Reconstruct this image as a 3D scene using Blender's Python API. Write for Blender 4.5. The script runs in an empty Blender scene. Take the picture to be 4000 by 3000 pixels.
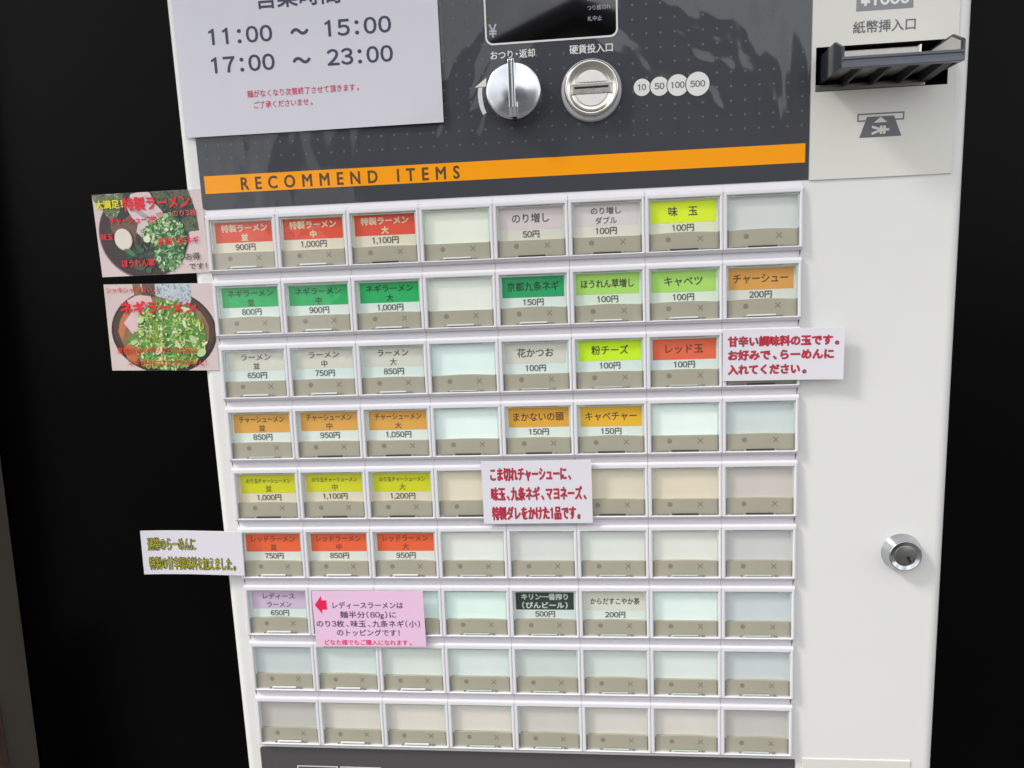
import bpy, bmesh, math, random
from mathutils import Matrix, Vector

random.seed(7)
S = bpy.context.scene
COL = S.collection

# ------------------------------------------------------------------ camera
cam = bpy.data.cameras.new('camera')
cam.sensor_fit = 'HORIZONTAL'
cam.sensor_width = 36.0
cam.lens = 36.0 * 2912.28 / 4000.0
cam.clip_start = 0.01
cam.clip_end = 2000.0
cam_ob = bpy.data.objects.new('camera', cam)
COL.objects.link(cam_ob)
_r = Vector((0.9947353611912626, 0.09403652551537534, -0.04072705568396149))
_f = Vector((-0.09938620539011554, 0.9821440493985525, -0.15973555774832215))
_u = Vector((0.02497885853761346, 0.1629423152530059, 0.9863193491593623))
cam_ob.matrix_world = Matrix(((_r.x, _u.x, -_f.x, 0.25934727),
                              (_r.y, _u.y, -_f.y, -0.50421773),
                              (_r.z, _u.z, -_f.z, -0.04030832),
                              (0, 0, 0, 1)))
S.camera = cam_ob

# ------------------------------------------------------------------ sky, sun, exposure
TO_SUN = Vector((-2.0, -1.0, 2.1)).normalized()
w = bpy.data.worlds.new('World')
S.world = w
w.use_nodes = True
nt = w.node_tree
nt.nodes.clear()
w_out = nt.nodes.new('ShaderNodeOutputWorld')
w_bg = nt.nodes.new('ShaderNodeBackground')
w_sky = nt.nodes.new('ShaderNodeTexSky')
w_sky.sky_type = 'NISHITA'
w_sky.sun_disc = False
w_sky.sun_elevation = math.asin(TO_SUN.z)
w_sky.sun_rotation = math.atan2(TO_SUN.x, TO_SUN.y)
w_sky.dust_density = 3.0
w_tc = nt.nodes.new('ShaderNodeTexCoord')
w_no = nt.nodes.new('ShaderNodeTexNoise')
w_no.inputs['Scale'].default_value = 2.6
w_no.inputs['Detail'].default_value = 6.0
w_no.inputs['Roughness'].default_value = 0.55
w_rp = nt.nodes.new('ShaderNodeValToRGB')
w_rp.color_ramp.elements[0].position = 0.40
w_rp.color_ramp.elements[0].color = (4.2, 4.35, 4.6, 1)
w_rp.color_ramp.elements[1].position = 0.62
w_rp.color_ramp.elements[1].color = (11.0, 10.9, 10.8, 1)
w_mx = nt.nodes.new('ShaderNodeMix')
w_mx.data_type = 'RGBA'
w_mx.inputs['Factor'].default_value = 0.86       # thin overcast over the blue sky
nt.links.new(w_tc.outputs['Generated'], w_no.inputs['Vector'])
nt.links.new(w_no.outputs['Fac'], w_rp.inputs['Fac'])
nt.links.new(w_sky.outputs['Color'], w_mx.inputs['A'])
nt.links.new(w_rp.outputs['Color'], w_mx.inputs['B'])
nt.links.new(w_mx.outputs['Result'], w_bg.inputs['Color'])
w_bg.inputs['Strength'].default_value = 0.15
nt.links.new(w_bg.outputs['Background'], w_out.inputs['Surface'])

sun = bpy.data.lights.new('sun', 'SUN')
sun.energy = 1.8
sun.angle = math.radians(10)
sun.color = (1.0, 0.97, 0.92)
sun_ob = bpy.data.objects.new('sun', sun)
sun_ob.rotation_euler = TO_SUN.to_track_quat('Z', 'Y').to_euler()
sun_ob.location = (-2, -1.5, 2.5)
COL.objects.link(sun_ob)

vs = S.view_settings
vs.view_transform = 'Standard'
vs.look = 'None'
vs.exposure = 0.4
vs.gamma = 1.0
vs.use_curve_mapping = False

# ------------------------------------------------------------------ materials
def lin(c):
    o = []
    for v in c:
        v /= 255.0
        o.append(v / 12.92 if v <= 0.04045 else ((v + 0.055) / 1.055) ** 2.4)
    return o

MATS = {}

def mat(name, rgb, rough=0.5, metal=0.0, k=1.0, spec=0.5, var=0.04, vscale=40.0, bump=0.0,
        bscale=300.0, coat=0.0, stretch=(1, 1, 1), rvar=0.0, rampc=None):
    """Principled material; the colour carries a little procedural mottling, optional fine bump."""
    if name in MATS:
        return MATS[name]
    m = bpy.data.materials.new(name)
    m.use_nodes = True
    t = m.node_tree
    p = t.nodes['Principled BSDF']
    c = [min(0.95, v * k) for v in lin(rgb)]
    p.inputs['Roughness'].default_value = rough
    p.inputs['Metallic'].default_value = metal
    p.inputs['Specular IOR Level'].default_value = spec
    p.inputs['Coat Weight'].default_value = coat
    p.inputs['Coat Roughness'].default_value = 0.05
    tc = t.nodes.new('ShaderNodeTexCoord')
    mp = t.nodes.new('ShaderNodeMapping')
    mp.inputs['Scale'].default_value = stretch
    t.links.new(tc.outputs['Object'], mp.inputs['Vector'])
    no = t.nodes.new('ShaderNodeTexNoise')
    no.inputs['Scale'].default_value = vscale
    no.inputs['Detail'].default_value = 5.0
    t.links.new(mp.outputs['Vector'], no.inputs['Vector'])
    rp = t.nodes.new('ShaderNodeValToRGB')
    rp.color_ramp.elements[0].position = 0.3
    rp.color_ramp.elements[1].position = 0.7
    lo = [v * (1 - var) for v in c]
    hi = [min(0.97, v * (1 + var)) for v in c]
    if rampc:
        lo, hi = lin(rampc[0]), lin(rampc[1])
    rp.color_ramp.elements[0].color = (*lo, 1)
    rp.color_ramp.elements[1].color = (*hi, 1)
    t.links.new(no.outputs['Fac'], rp.inputs['Fac'])
    t.links.new(rp.outputs['Color'], p.inputs['Base Color'])
    if rvar:
        mr = t.nodes.new('ShaderNodeMapRange')
        mr.inputs['To Min'].default_value = max(0.02, rough - rvar)
        mr.inputs['To Max'].default_value = rough + rvar
        t.links.new(no.outputs['Fac'], mr.inputs['Value'])
        t.links.new(mr.outputs['Result'], p.inputs['Roughness'])
    if bump:
        nb = t.nodes.new('ShaderNodeTexNoise')
        nb.inputs['Scale'].default_value = bscale
        nb.inputs['Detail'].default_value = 3.0
        t.links.new(mp.outputs['Vector'], nb.inputs['Vector'])
        b = t.nodes.new('ShaderNodeBump')
        b.inputs['Strength'].default_value = 1.0
        b.inputs['Distance'].default_value = bump
        t.links.new(nb.outputs['Fac'], b.inputs['Height'])
        t.links.new(b.outputs['Normal'], p.inputs['Normal'])
    MATS[name] = m
    return m

def film_mat(name, rgb, height=0.0027, coat=0.9):
    """glossy printed sheet under a loose clear film: the reflection is torn by large waves in the film"""
    m = bpy.data.materials.new(name)
    m.use_nodes = True
    t = m.node_tree
    p = t.nodes['Principled BSDF']
    p.inputs['Base Color'].default_value = (*lin(rgb), 1)
    p.inputs['Roughness'].default_value = 0.35
    p.inputs['Specular IOR Level'].default_value = 0.2
    p.inputs['Coat Weight'].default_value = coat
    p.inputs['Coat Roughness'].default_value = 0.05
    p.inputs['Coat IOR'].default_value = 1.5
    tc = t.nodes.new('ShaderNodeTexCoord')
    mp = t.nodes.new('ShaderNodeMapping')
    mp.inputs['Scale'].default_value = (1.5, 1.0, 0.6)
    t.links.new(tc.outputs['Object'], mp.inputs['Vector'])
    n1 = t.nodes.new('ShaderNodeTexNoise')
    n1.inputs['Scale'].default_value = 9.0
    n1.inputs['Detail'].default_value = 2.5
    n1.inputs['Distortion'].default_value = 1.2
    t.links.new(mp.outputs['Vector'], n1.inputs['Vector'])
    b = t.nodes.new('ShaderNodeBump')
    b.inputs['Distance'].default_value = height
    t.links.new(n1.outputs['Fac'], b.inputs['Height'])
    t.links.new(b.outputs['Normal'], p.inputs['Coat Normal'])
    MATS[name] = m
    return m

def clear_mat(name, tint=(1, 1, 1), rough=0.03, ior=1.45, bump=0.0, bscale=60):
    m = bpy.data.materials.new(name)
    m.use_nodes = True
    t = m.node_tree
    t.nodes.clear()
    o = t.nodes.new('ShaderNodeOutputMaterial')
    tr = t.nodes.new('ShaderNodeBsdfTransparent')
    tr.inputs['Color'].default_value = (*tint, 1)
    gl = t.nodes.new('ShaderNodeBsdfGlossy')
    gl.inputs['Roughness'].default_value = rough
    fr = t.nodes.new('ShaderNodeFresnel')
    fr.inputs['IOR'].default_value = ior
    mx = t.nodes.new('ShaderNodeMixShader')
    # thin sheet: same reflectance from both sides (the Fresnel node inverts the index on back faces)
    ge = t.nodes.new('ShaderNodeNewGeometry')
    mi_ = t.nodes.new('ShaderNodeMapRange')
    mi_.inputs['To Min'].default_value = ior
    mi_.inputs['To Max'].default_value = 1.0 / ior
    t.links.new(ge.outputs['Backfacing'], mi_.inputs['Value'])
    t.links.new(mi_.outputs['Result'], fr.inputs['IOR'])
    t.links.new(fr.outputs['Fac'], mx.inputs['Fac'])
    t.links.new(tr.outputs['BSDF'], mx.inputs[1])
    t.links.new(gl.outputs['BSDF'], mx.inputs[2])
    if bump:
        tc = t.nodes.new('ShaderNodeTexCoord')
        nb = t.nodes.new('ShaderNodeTexNoise')
        nb.inputs['Scale'].default_value = bscale
        t.links.new(tc.outputs['Object'], nb.inputs['Vector'])
        b = t.nodes.new('ShaderNodeBump')
        b.inputs['Distance'].default_value = bump
        t.links.new(nb.outputs['Fac'], b.inputs['Height'])
        for n in (gl, fr):
            t.links.new(b.outputs['Normal'], n.inputs['Normal'])
    t.links.new(mx.outputs['Shader'], o.inputs['Surface'])
    MATS[name] = m
    return m

def ink(rgb):
    return mat('ink_%d_%d_%d' % tuple(rgb), rgb, rough=0.5, var=0.02)

def card(rgb):
    if max(rgb) - min(rgb) < 50:                  # near-white stock
        g = sum(rgb) / 3
        rgb = tuple(int(v + (g - v) * 0.33) for v in rgb)
    n = 'card_%d_%d_%d' % tuple(rgb)
    if n in MATS:
        return MATS[n]
    m = mat(n, rgb, rough=0.45, k=1.12, var=0.025, vscale=60)
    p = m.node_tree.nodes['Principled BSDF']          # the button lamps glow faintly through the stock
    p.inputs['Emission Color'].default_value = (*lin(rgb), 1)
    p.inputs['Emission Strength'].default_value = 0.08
    return m

WHITE = mat('white_plastic', (219, 217, 222), rough=0.24, var=0.012, vscale=25)
BODYW = mat('white_painted_steel', (224, 224, 222), rough=0.36, var=0.018, vscale=9, bump=0.00004, bscale=700, rvar=0.06)
BILLW = mat('warm_white_plastic', (218, 217, 210), rough=0.22, var=0.015, vscale=14, rvar=0.05)
DARKP = film_mat('charcoal_printed_sheet', (63, 65, 71))
DARKL = film_mat('charcoal_printed_sheet_low', (78, 76, 78), 0.0012)
BAND = film_mat('orange_printed_band', (252, 160, 2), 0.0022, 0.45)
BANDINK = mat('band_ink', (92, 66, 40), rough=0.3, var=0.02)
DOTS = mat('dot_print', (92, 95, 100), rough=0.3)
PRINT = mat('white_print', (226, 226, 222), rough=0.3, var=0.02)
GREYINK = mat('grey_print', (96, 97, 104), rough=0.3, var=0.03)
MIDGREY = mat('mid_grey_print', (132, 134, 140), rough=0.25, var=0.03)
CHROME = mat('chrome', (228, 230, 234), rough=0.1, metal=1.0, var=0.03, vscale=120, rvar=0.03)
KNOBM = mat('knob_metal', (208, 210, 215), rough=0.2, metal=1.0, var=0.06, vscale=90, rvar=0.08)
SATIN = mat('satin_nickel', (222, 219, 210), rough=0.24, metal=1.0, var=0.04, vscale=150, rvar=0.05)
STEEL = mat('dull_steel', (150, 149, 145), rough=0.35, metal=1.0, var=0.08, vscale=120)
RINGP = mat('pale_grey_ring', (176, 180, 184), rough=0.25, var=0.02)
BLACKG = mat('black_glass', (10, 10, 11), rough=0.03, spec=0.6, coat=0.6, var=0.1)
BLACK = mat('black_void', (12, 12, 13), rough=0.7, var=0.1)
SLATE = mat('slate_plastic', (50, 52, 60), rough=0.14, var=0.05, vscale=90)
LIPM = mat('slate_lip_highlight', (84, 88, 100), rough=0.16, var=0.05, vscale=90)  # lighter copy of the slate: the lip's highlights put into the colour
SLATED = mat('dark_slate_plastic', (48, 48, 55), rough=0.42, var=0.08, vscale=90)
GREYPL = mat('grey_metal_sheet', (190, 188, 182), rough=0.35, metal=0.1, var=0.06, vscale=60)
STRIP = mat('taupe_strip', (170, 165, 148), rough=0.35, k=1.1, var=0.03)
STRIPINK = mat('taupe_mark', (139, 134, 119), rough=0.5, k=1.0)
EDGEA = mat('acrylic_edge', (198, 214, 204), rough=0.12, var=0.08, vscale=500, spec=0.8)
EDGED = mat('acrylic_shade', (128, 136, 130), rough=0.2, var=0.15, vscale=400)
COVER = clear_mat('clear_acrylic', (0.985, 0.988, 0.984), ior=1.6, bump=0.0004, bscale=50)
SLEEVE = clear_mat('clear_sleeve', (0.97, 0.97, 0.98), rough=0.05, bump=0.0006, bscale=45)
DPL = mat('polished_inlet_plate', (236, 235, 232), rough=0.35, metal=0.25, var=0.04, vscale=200)  # sky reflection on the plates put into the whitish colour
TABDARK = mat('dark_tab_reflection', (60, 66, 62), rough=0.3, var=0.3, vscale=400)  # dark reflection along the tab, painted as a colour
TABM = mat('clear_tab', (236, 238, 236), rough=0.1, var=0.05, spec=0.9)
PAPER = mat('laminated_paper', (208, 207, 216), rough=0.3, var=0.012, vscale=12, coat=0.4, bump=0.0006, bscale=14, stretch=(2.2, 1, 0.5))
NAVY = ink((58, 54, 84))
CRIM = ink((205, 66, 98))
SIGNW = mat('white_laminated_card', (224, 221, 229), rough=0.32, var=0.012, vscale=20, coat=0.3)
SIGNE = mat('card_cut_edge', (238, 238, 238), rough=0.5)
PINKP = mat('pink_paper', (234, 196, 224), rough=0.35, var=0.02, vscale=20, coat=0.2)

# ------------------------------------------------------------------ mesh builder (millimetres in, metres out)
class MB:
    def __init__(self):
        self.v, self.f, self.m, self.s, self.mats = [], [], [], [], []

    def mi(self, m):
        if m not in self.mats:
            self.mats.append(m)
        return self.mats.index(m)

    def poly(self, pts, m, smooth=False):
        b = len(self.v)
        self.v.extend([tuple(p) for p in pts])
        self.f.append(tuple(range(b, b + len(pts))))
        self.m.append(self.mi(m))
        self.s.append(smooth)

    def add(self, verts, faces, m, smooth=False):
        b = len(self.v)
        self.v.extend([tuple(p) for p in verts])
        i = self.mi(m)
        for f in faces:
            self.f.append(tuple(b + k for k in f))
            self.m.append(i)
            self.s.append(smooth)

    def rect(self, x0, x1, z0, z1, y, m):               # faces the viewer (-Y)
        self.poly([(x0, y, z0), (x1, y, z0), (x1, y, z1), (x0, y, z1)], m)

    def box(self, x0, x1, y0, y1, z0, z1, m, bev=0.0, seg=2):
        bm = bmesh.new()
        bmesh.ops.create_cube(bm, size=1.0)
        for v in bm.verts:
            v.co = ((x0 + x1) / 2 + v.co.x * (x1 - x0), (y0 + y1) / 2 + v.co.y * (y1 - y0), (z0 + z1) / 2 + v.co.z * (z1 - z0))
        if bev:
            bmesh.ops.bevel(bm, geom=bm.edges[:], offset=bev, segments=seg, profile=0.5, affect='EDGES')
        self.bm(bm, m, smooth=False)

    def bm(self, bm, m, smooth=False):
        bm.verts.index_update()
        self.add([v.co[:] for v in bm.verts], [[v.index for v in f.verts] for f in bm.faces], m, smooth)
        bm.free()

    def prism(self, pts, x0, x1, m, bev=0.0):           # outline in (y, z) extruded along x
        bm = bmesh.new()
        a = [bm.verts.new((x0, y, z)) for y, z in pts]
        b = [bm.verts.new((x1, y, z)) for y, z in pts]
        n = len(pts)
        bm.faces.new(a)
        bm.faces.new(b[::-1])
        for i in range(n):
            bm.faces.new((a[i], b[i], b[(i + 1) % n], a[(i + 1) % n]))
        bmesh.ops.recalc_face_normals(bm, faces=bm.faces[:])
        if bev:
            bmesh.ops.bevel(bm, geom=bm.edges[:], offset=bev, segments=2, profile=0.5, affect='EDGES')
        self.bm(bm, m)

    def slab(self, pts, y0, y1, m, bev=0.0):            # outline in (x, z) extruded along y
        bm = bmesh.new()
        a = [bm.verts.new((x, y0, z)) for x, z in pts]
        b = [bm.verts.new((x, y1, z)) for x, z in pts]
        n = len(pts)
        bm.faces.new(a)
        bm.faces.new(b[::-1])
        for i in range(n):
            bm.faces.new((a[i], b[i], b[(i + 1) % n], a[(i + 1) % n]))
        bmesh.ops.recalc_face_normals(bm, faces=bm.faces[:])
        if bev:
            bmesh.ops.bevel(bm, geom=bm.edges[:], offset=bev, segments=2, profile=0.5, affect='EDGES')
        self.bm(bm, m)

    def flat(self, pts, y, m):                          # outline in (x, z), one face
        a = 0.0
        for i in range(len(pts)):
            x1, z1 = pts[i]
            x2, z2 = pts[(i + 1) % len(pts)]
            a += x1 * z2 - x2 * z1
        q = pts if a > 0 else pts[::-1]
        self.poly([(x, y, z) for x, z in q], m)

    def lathe(self, cx, cz, prof, m, n=64, smooth=True):   # prof: (r, y) from the outside in
        vs_, fs = [], []
        for r, y in prof:
            for k in range(n):
                a = 2 * math.pi * k / n
                vs_.append((cx + r * math.cos(a), y, cz + r * math.sin(a)))
        for i in range(len(prof) - 1):
            for k in range(n):
                k2 = (k + 1) % n
                fs.append((i * n + k, i * n + k2, (i + 1) * n + k2, (i + 1) * n + k))
        if prof[-1][0] > 1e-6:
            fs.append([(len(prof) - 1) * n + k for k in range(n)])
        self.add(vs_, fs, m, smooth)

    def build(self, name, parent=None, loc=None, recalc=False):
        me = bpy.data.meshes.new(name)
        me.from_pydata([(x * 0.001, y * 0.001, z * 0.001) for x, y, z in self.v], [], self.f)
        for m in self.mats:
            me.materials.append(m)
        me.polygons.foreach_set('material_index', self.m)
        me.polygons.foreach_set('use_smooth', self.s)
        me.update()
        o = bpy.data.objects.new(name, me)
        COL.objects.link(o)
        if parent:
            o.parent = parent
        if loc:
            o.location = [c * 0.001 for c in loc]
        return o

def tag(o, label=None, cat=None, group=None, kind=None):
    if label:
        o['label'] = label
    if cat:
        o['category'] = cat
    if group:
        o['group'] = group
    if kind:
        o['kind'] = kind
    return o

def empty(name, loc):
    o = bpy.data.objects.new(name, None)
    o.empty_display_size = 0.02
    o.location = [c * 0.001 for c in loc]
    COL.objects.link(o)
    return o

# ------------------------------------------------------------------ lettering
_cv = bpy.data.curves.new('lettering_source', 'FONT')
_cv.size = 1.0
_cv.resolution_u = 3
_co = bpy.data.objects.new('lettering_source', _cv)
COL.objects.link(_co)

def _raw(s):
    _cv.body = s
    dg = bpy.context.evaluated_depsgraph_get()
    dg.update()
    ev = _co.evaluated_get(dg)
    me = ev.to_mesh()
    v = [(p.co.x, p.co.y) for p in me.vertices]
    f = [tuple(p.vertices) for p in me.polygons]
    ev.to_mesh_clear()
    return v, f

_v1, _ = _raw('田')
_v2, _ = _raw('田田')
EM = max(p[0] for p in _v2) - max(p[0] for p in _v1)
_GL = {}
FULL = {str(i): chr(0xFF10 + i) for i in range(10)}
FULL.update({':': '：', '(': '（', ')': '）', '!': '！'})
NARROW = {'：': 0.5, '（': 0.55, '）': 0.55, '！': 0.6, '、': 0.75, '。': 0.75, '・': 0.6}
for i in range(10):
    NARROW[chr(0xFF10 + i)] = 0.6

def glyph(ch):
    ch = FULL.get(ch, ch)
    if ch in _GL:
        return _GL[ch]
    if ch in ' \u3000':
        _GL[ch] = ([], [], 1.0 if ch == '\u3000' else 0.4)
        return _GL[ch]
    if ch == '１':
        _GL[ch] = ([(0.27, 0.0), (0.36, 0.0), (0.36, 0.74), (0.29, 0.74), (0.27, 0.62), (0.13, 0.56), (0.13, 0.635), (0.24, 0.68)],
                   [(0, 1, 2, 3, 4), (5, 4, 3, 7, 6)], 0.6)
        return _GL[ch]
    v, f = _raw(ch)
    if not v:
        _GL[ch] = ([], [], 1.0)
        return _GL[ch]
    if ord(ch) < 0x250:
        vw, _ = _raw(ch + 'I')
        vi, _ = _raw('I')
        adv = (max(p[0] for p in vw) - max(p[0] for p in vi)) / EM
    else:
        adv = 1.0
    v = [(x / EM, y / EM) for x, y in v]
    if ch in NARROW:
        a = NARROW[ch]
        cx = (min(p[0] for p in v) + max(p[0] for p in v)) / 2
        v = [(x - cx + a / 2, y) for x, y in v]
        adv = a
    _GL[ch] = (v, f, adv)
    return _GL[ch]

def text(mb, s, m, y, z, em, x=None, cx=None, w=None, bold=0.0, track=0.0, turn=None, slope=0.0, stretch=True):
    """lay s out on the plane y; baseline z, em in mm; x = left ink edge or cx = centre; w fits the ink width"""
    pen, out = 0.0, []
    for ch in s:
        v, f, adv = glyph(ch)
        if v:
            out.append((pen, v, f))
        pen += adv + track
    if not out:
        return
    lo = min(p + min(q[0] for q in v) for p, v, f in out)
    hi = max(p + max(q[0] for q in v) for p, v, f in out)
    sx = em
    if w:
        sx = w / (hi - lo)
    gx = sx if stretch else em
    if not stretch and w:                    # keep glyph width, spread the pens
        last = out[-1]
        inkw = max(q[0] for q in last[1]) - min(q[0] for q in out[0][1])
        span = last[0] - out[0][0]
        sx = (w - inkw * em) / span if span else em
    wid = (hi - lo) * sx if stretch else w or (hi - lo) * sx
    x0 = x if x is not None else cx - wid / 2
    base = out[0][0] + min(q[0] for q in out[0][1]) if not stretch else lo
    offs = [(0.0, 0.0)]
    if bold:
        offs = [(-bold, 0), (bold, 0), (0, -bold), (0, bold), (-.7 * bold, -.7 * bold), (.7 * bold, .7 * bold), (-.7 * bold, .7 * bold), (.7 * bold, -.7 * bold)]
    for k, (dx, dz) in enumerate(offs):
        for pen, v, f in out:
            if stretch:
                pts = [(x0 + (pen + px - lo) * sx + dx, pz * em + dz) for px, pz in v]
            else:
                pts = [(x0 + (pen - out[0][0]) * sx + (px - (base - out[0][0])) * em + dx, pz * em + dz) for px, pz in v]
            if turn is not None:
                c, sn = math.cos(turn), math.sin(turn)
                ox = x0 + wid / 2
                oz = em * 0.36
                pts = [(ox + (px - ox) * c - (pz - oz) * sn, oz + (px - ox) * sn + (pz - oz) * c) for px, pz in pts]
            mb.add([(px, y - k * 0.004 + slope * (z + pz), z + pz) for px, pz in pts], f, m)

def circle(cx, cz, r, n=24, rz=None, rot=0.0):
    rz = rz or r
    o = []
    for k in range(n):
        a = 2 * math.pi * k / n
        x, z = r * math.cos(a), rz * math.sin(a)
        o.append((cx + x * math.cos(rot) - z * math.sin(rot), cz + x * math.sin(rot) + z * math.cos(rot)))
    return o

def rrect(x0, x1, z0, z1, r, n=6, corners=(1, 1, 1, 1)):
    o = []
    for (cx, cz, a0, on) in ((x1 - r, z1 - r, 0, corners[1]), (x0 + r, z1 - r, 90, corners[0]), (x0 + r, z0 + r, 180, corners[2]), (x1 - r, z0 + r, 270, corners[3])):
        if on:
            for k in range(n + 1):
                a = math.radians(a0 + 90 * k / n)
                o.append((cx + r * math.cos(a), cz + r * math.sin(a)))
        else:
            sx = 1 if a0 in (0, 270) else -1
            sz = 1 if a0 in (0, 90) else -1
            o.append((cx + sx * r, cz + sz * r))
    return o

# ------------------------------------------------------------------ setting
GZ = -1150.0
mb = MB()
PAVE = mat('grey_pavement', (104, 103, 101), rough=0.85, var=0.16, vscale=2.2, bump=0.002, bscale=120)
mb.poly([(-60000, -60000, GZ), (60000, -60000, GZ), (60000, 60000, GZ), (-60000, 60000, GZ)], PAVE)
tag(mb.build('pavement'), kind='structure')

mb = MB()
BLKWALL = mat('black_wall_paint', (3, 3, 3), rough=0.3, spec=0.08, var=0.25, vscale=3.0)
mb.box(-430, 2200, 262, 420, GZ, 1500, BLKWALL)
wall = tag(mb.build('wall'), 'matt black wall behind and on both sides of the white ticket machine', 'wall')
mb = MB()
mb.box(-1400, 2200, -330, 261, 760, 1500, BLKWALL)  # unseen overhang, added to shade the upper part of the machine
mb.build('added_overhang', wall)

# house across the street: only its reflection shows, in the dark glass and the loose film
mb = MB()
HW = mat('grey_house_render', (120, 120, 120), rough=0.8, var=0.1, vscale=0.6, bump=0.004, bscale=6)
HR = mat('dark_roof_tiles', (44, 45, 50), rough=0.6, var=0.2, vscale=3)
HG = mat('house_window', (26, 30, 36), rough=0.08, var=0.1)
house = empty('house', (250, -11000, GZ))
tag(house, 'grey gabled house across the street mirrored in the dark display glass', 'house')
mb.slab([(-3900, 0), (3900, 0), (3900, 2900), (0, 4450), (-3900, 2900)], -7000, 0, HW)
mb.build('wall', house)
mb = MB()
for sx in (-1, 1):
    mb.slab([(0, 4480), (sx * 4500, 2690), (sx * 4500, 2900), (0, 4720)], -7300, 420, HR)
mb.build('roof', house)
for wx, wz in ((-3000, 800), (-600, 800), (1700, 800), (-700, 2700)):
    mb = MB()
    mb.box(wx, wx + 1500, -40, 25, wz, wz + 1250, HG, bev=10)
    mb.build('window', house)

mb = MB()
POSTM = mat('dark_grey_brown_paint', (98, 94, 86), rough=0.5, var=0.08, vscale=8, spec=0.3)
mb.slab([(-520, -1150), (-431.5, -1150), (-403, -150), (-384, 520), (-520, 520)], 205, 261, POSTM, bev=2)
tag(mb.build('door_post'), 'dark grey brown post along the lower left picture edge, left of the black wall', 'post')

mb = MB()
BRICK = mat('reddish_brick', (84, 62, 56), rough=0.8, var=0.3, vscale=60, bump=0.001, bscale=150)
mb.box(-640, -401, 130, 203, GZ, -495, BRICK, bev=3)
tag(mb.build('low_brick_wall'), 'reddish brown wall end just showing in the bottom left corner', 'wall')

# ------------------------------------------------------------------ the ticket machine
FY = 3.0                       # front sheet of the body
machine = empty('ticket_machine', (242, 130, GZ))
MOFF = (-242.0, -130.0, -GZ)
tag(machine, 'white ramen ticket vending machine with rows of square menu buttons and a charcoal coin panel', 'ticket machine')

def part(mb, name, parent=None):
    """parent None: a part of the machine (meshes are laid out in machine-front coordinates)"""
    if parent is None:
        return mb.build(name, machine, MOFF)
    return mb.build(name, parent)

SLIT = mat('dark_gap', (64, 64, 66), rough=0.6)
# body: rounded front corners, mouth cavity for notes
mb = MB()
X0, X1, BT, BB, RAD = -14.6, 499.3, 430.0, GZ, 7.0
HX0, HX1, HZ0, HZ1 = 406.4, 485.0, 57.6, 84.0
prof = [(X0, 250)]
for k in range(9):
    a = math.pi - (math.pi / 2) * k / 8
    prof.append((X0 + RAD + RAD * math.cos(a), FY + RAD - RAD * math.sin(a)))
left_n = len(prof)
for k in range(9):
    a = math.pi / 2 - (math.pi / 2) * k / 8
    prof.append((X1 - RAD + RAD * math.cos(a), FY + RAD - RAD * math.sin(a)))
prof.append((X1, 250))
nP = len(prof)
va = [(x, y, BB) for x, y in prof] + [(x, y, BT) for x, y in prof]
fs = []
for i in range(nP):
    j = (i + 1) % nP
    if i == left_n - 1:
        continue
    fs.append((i, j, nP + j, nP + i))
mb.add(va, fs, BODYW, True)
mb.poly([(x, y, BT) for x, y in prof], BODYW)
xl, xr = X0 + RAD, X1 - RAD
TX0, TX1, TZ0, TZ1, TY = 0.3, 399.7, -400.6, 2.0, 12.0     # tray that takes the button rows
mb.rect(xl, TX0, BB, BT, FY, BODYW)
mb.rect(TX1, HX0, BB, BT, FY, BODYW)
mb.rect(TX0, TX1, BB, TZ0, FY, BODYW)
mb.rect(TX0, TX1, TZ1, BT, FY, BODYW)
mb.rect(TX0, TX1, TZ0, TZ1, TY, SLIT)
mb.poly([(TX0, FY, TZ0), (TX0, TY, TZ0), (TX0, TY, TZ1), (TX0, FY, TZ1)], SLIT)
mb.poly([(TX1, FY, TZ0), (TX1, FY, TZ1), (TX1, TY, TZ1), (TX1, TY, TZ0)], SLIT)
mb.poly([(TX0, FY, TZ1), (TX0, TY, TZ1), (TX1, TY, TZ1), (TX1, FY, TZ1)], SLIT)
mb.poly([(TX0, FY, TZ0), (TX1, FY, TZ0), (TX1, TY, TZ0), (TX0, TY, TZ0)], SLIT)
mb.rect(HX1, xr, BB, BT, FY, BODYW)
mb.rect(HX0, HX1, BB, HZ0, FY, BODYW)
mb.rect(HX0, HX1, HZ1, BT, FY, BODYW)
body = part(mb, 'body')

# dark slits at the row ends (tray ends between the button rows)
mb = MB()
for i in range(1, 9):
    zt = -(i - 1) * 45.2
    for sx in (1, -1):
        mb = MB()
        xe = 1.5 if sx > 0 else 398.5
        q = [(xe - sx * 0.9, zt - 39.5), (xe + sx * 0.1, zt - 39.5), (xe, zt - 44.2)]
        mb.flat(q, 0.9, SLIT)
        part(mb, 'tray_gap', body)

# ---- charcoal control panel
mb = MB()
PX0, PX1, PZ0, PZ1 = -2.0, 403.6, 4.6, 300.0
mb.slab(rrect(PX0, PX1, PZ0, PZ1, 3.0, corners=(0, 0, 1, 0)), 2.6, FY + 0.4, DARKP)
panel = part(mb, 'control_panel')
mb = MB()
mb.rect(1.2, 401.3, 15.4, 27.2, 2.52, BAND)
band = part(mb, 'orange_band', panel)
mb = MB()
text(mb, 'RECOMMEND ITEMS', BANDINK, 2.47, 17.0, 11.6, x=27.4, w=151.3, bold=0.26, track=0.42)
part(mb, 'band_lettering', panel)
mb = MB()
for ix in range(46):
    for iz in range(34):
        x, z = 5.0 + ix * 8.75, 38.3 + iz * 8.75
        if x > 400 or z > 296:
            continue
        if 199 < x < 286 and z > 97:
            continue
        mb.flat(circle(x, z, 0.75, 8), 2.54, DOTS)
part(mb, 'dot_pattern', panel)
mb = MB()
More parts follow.
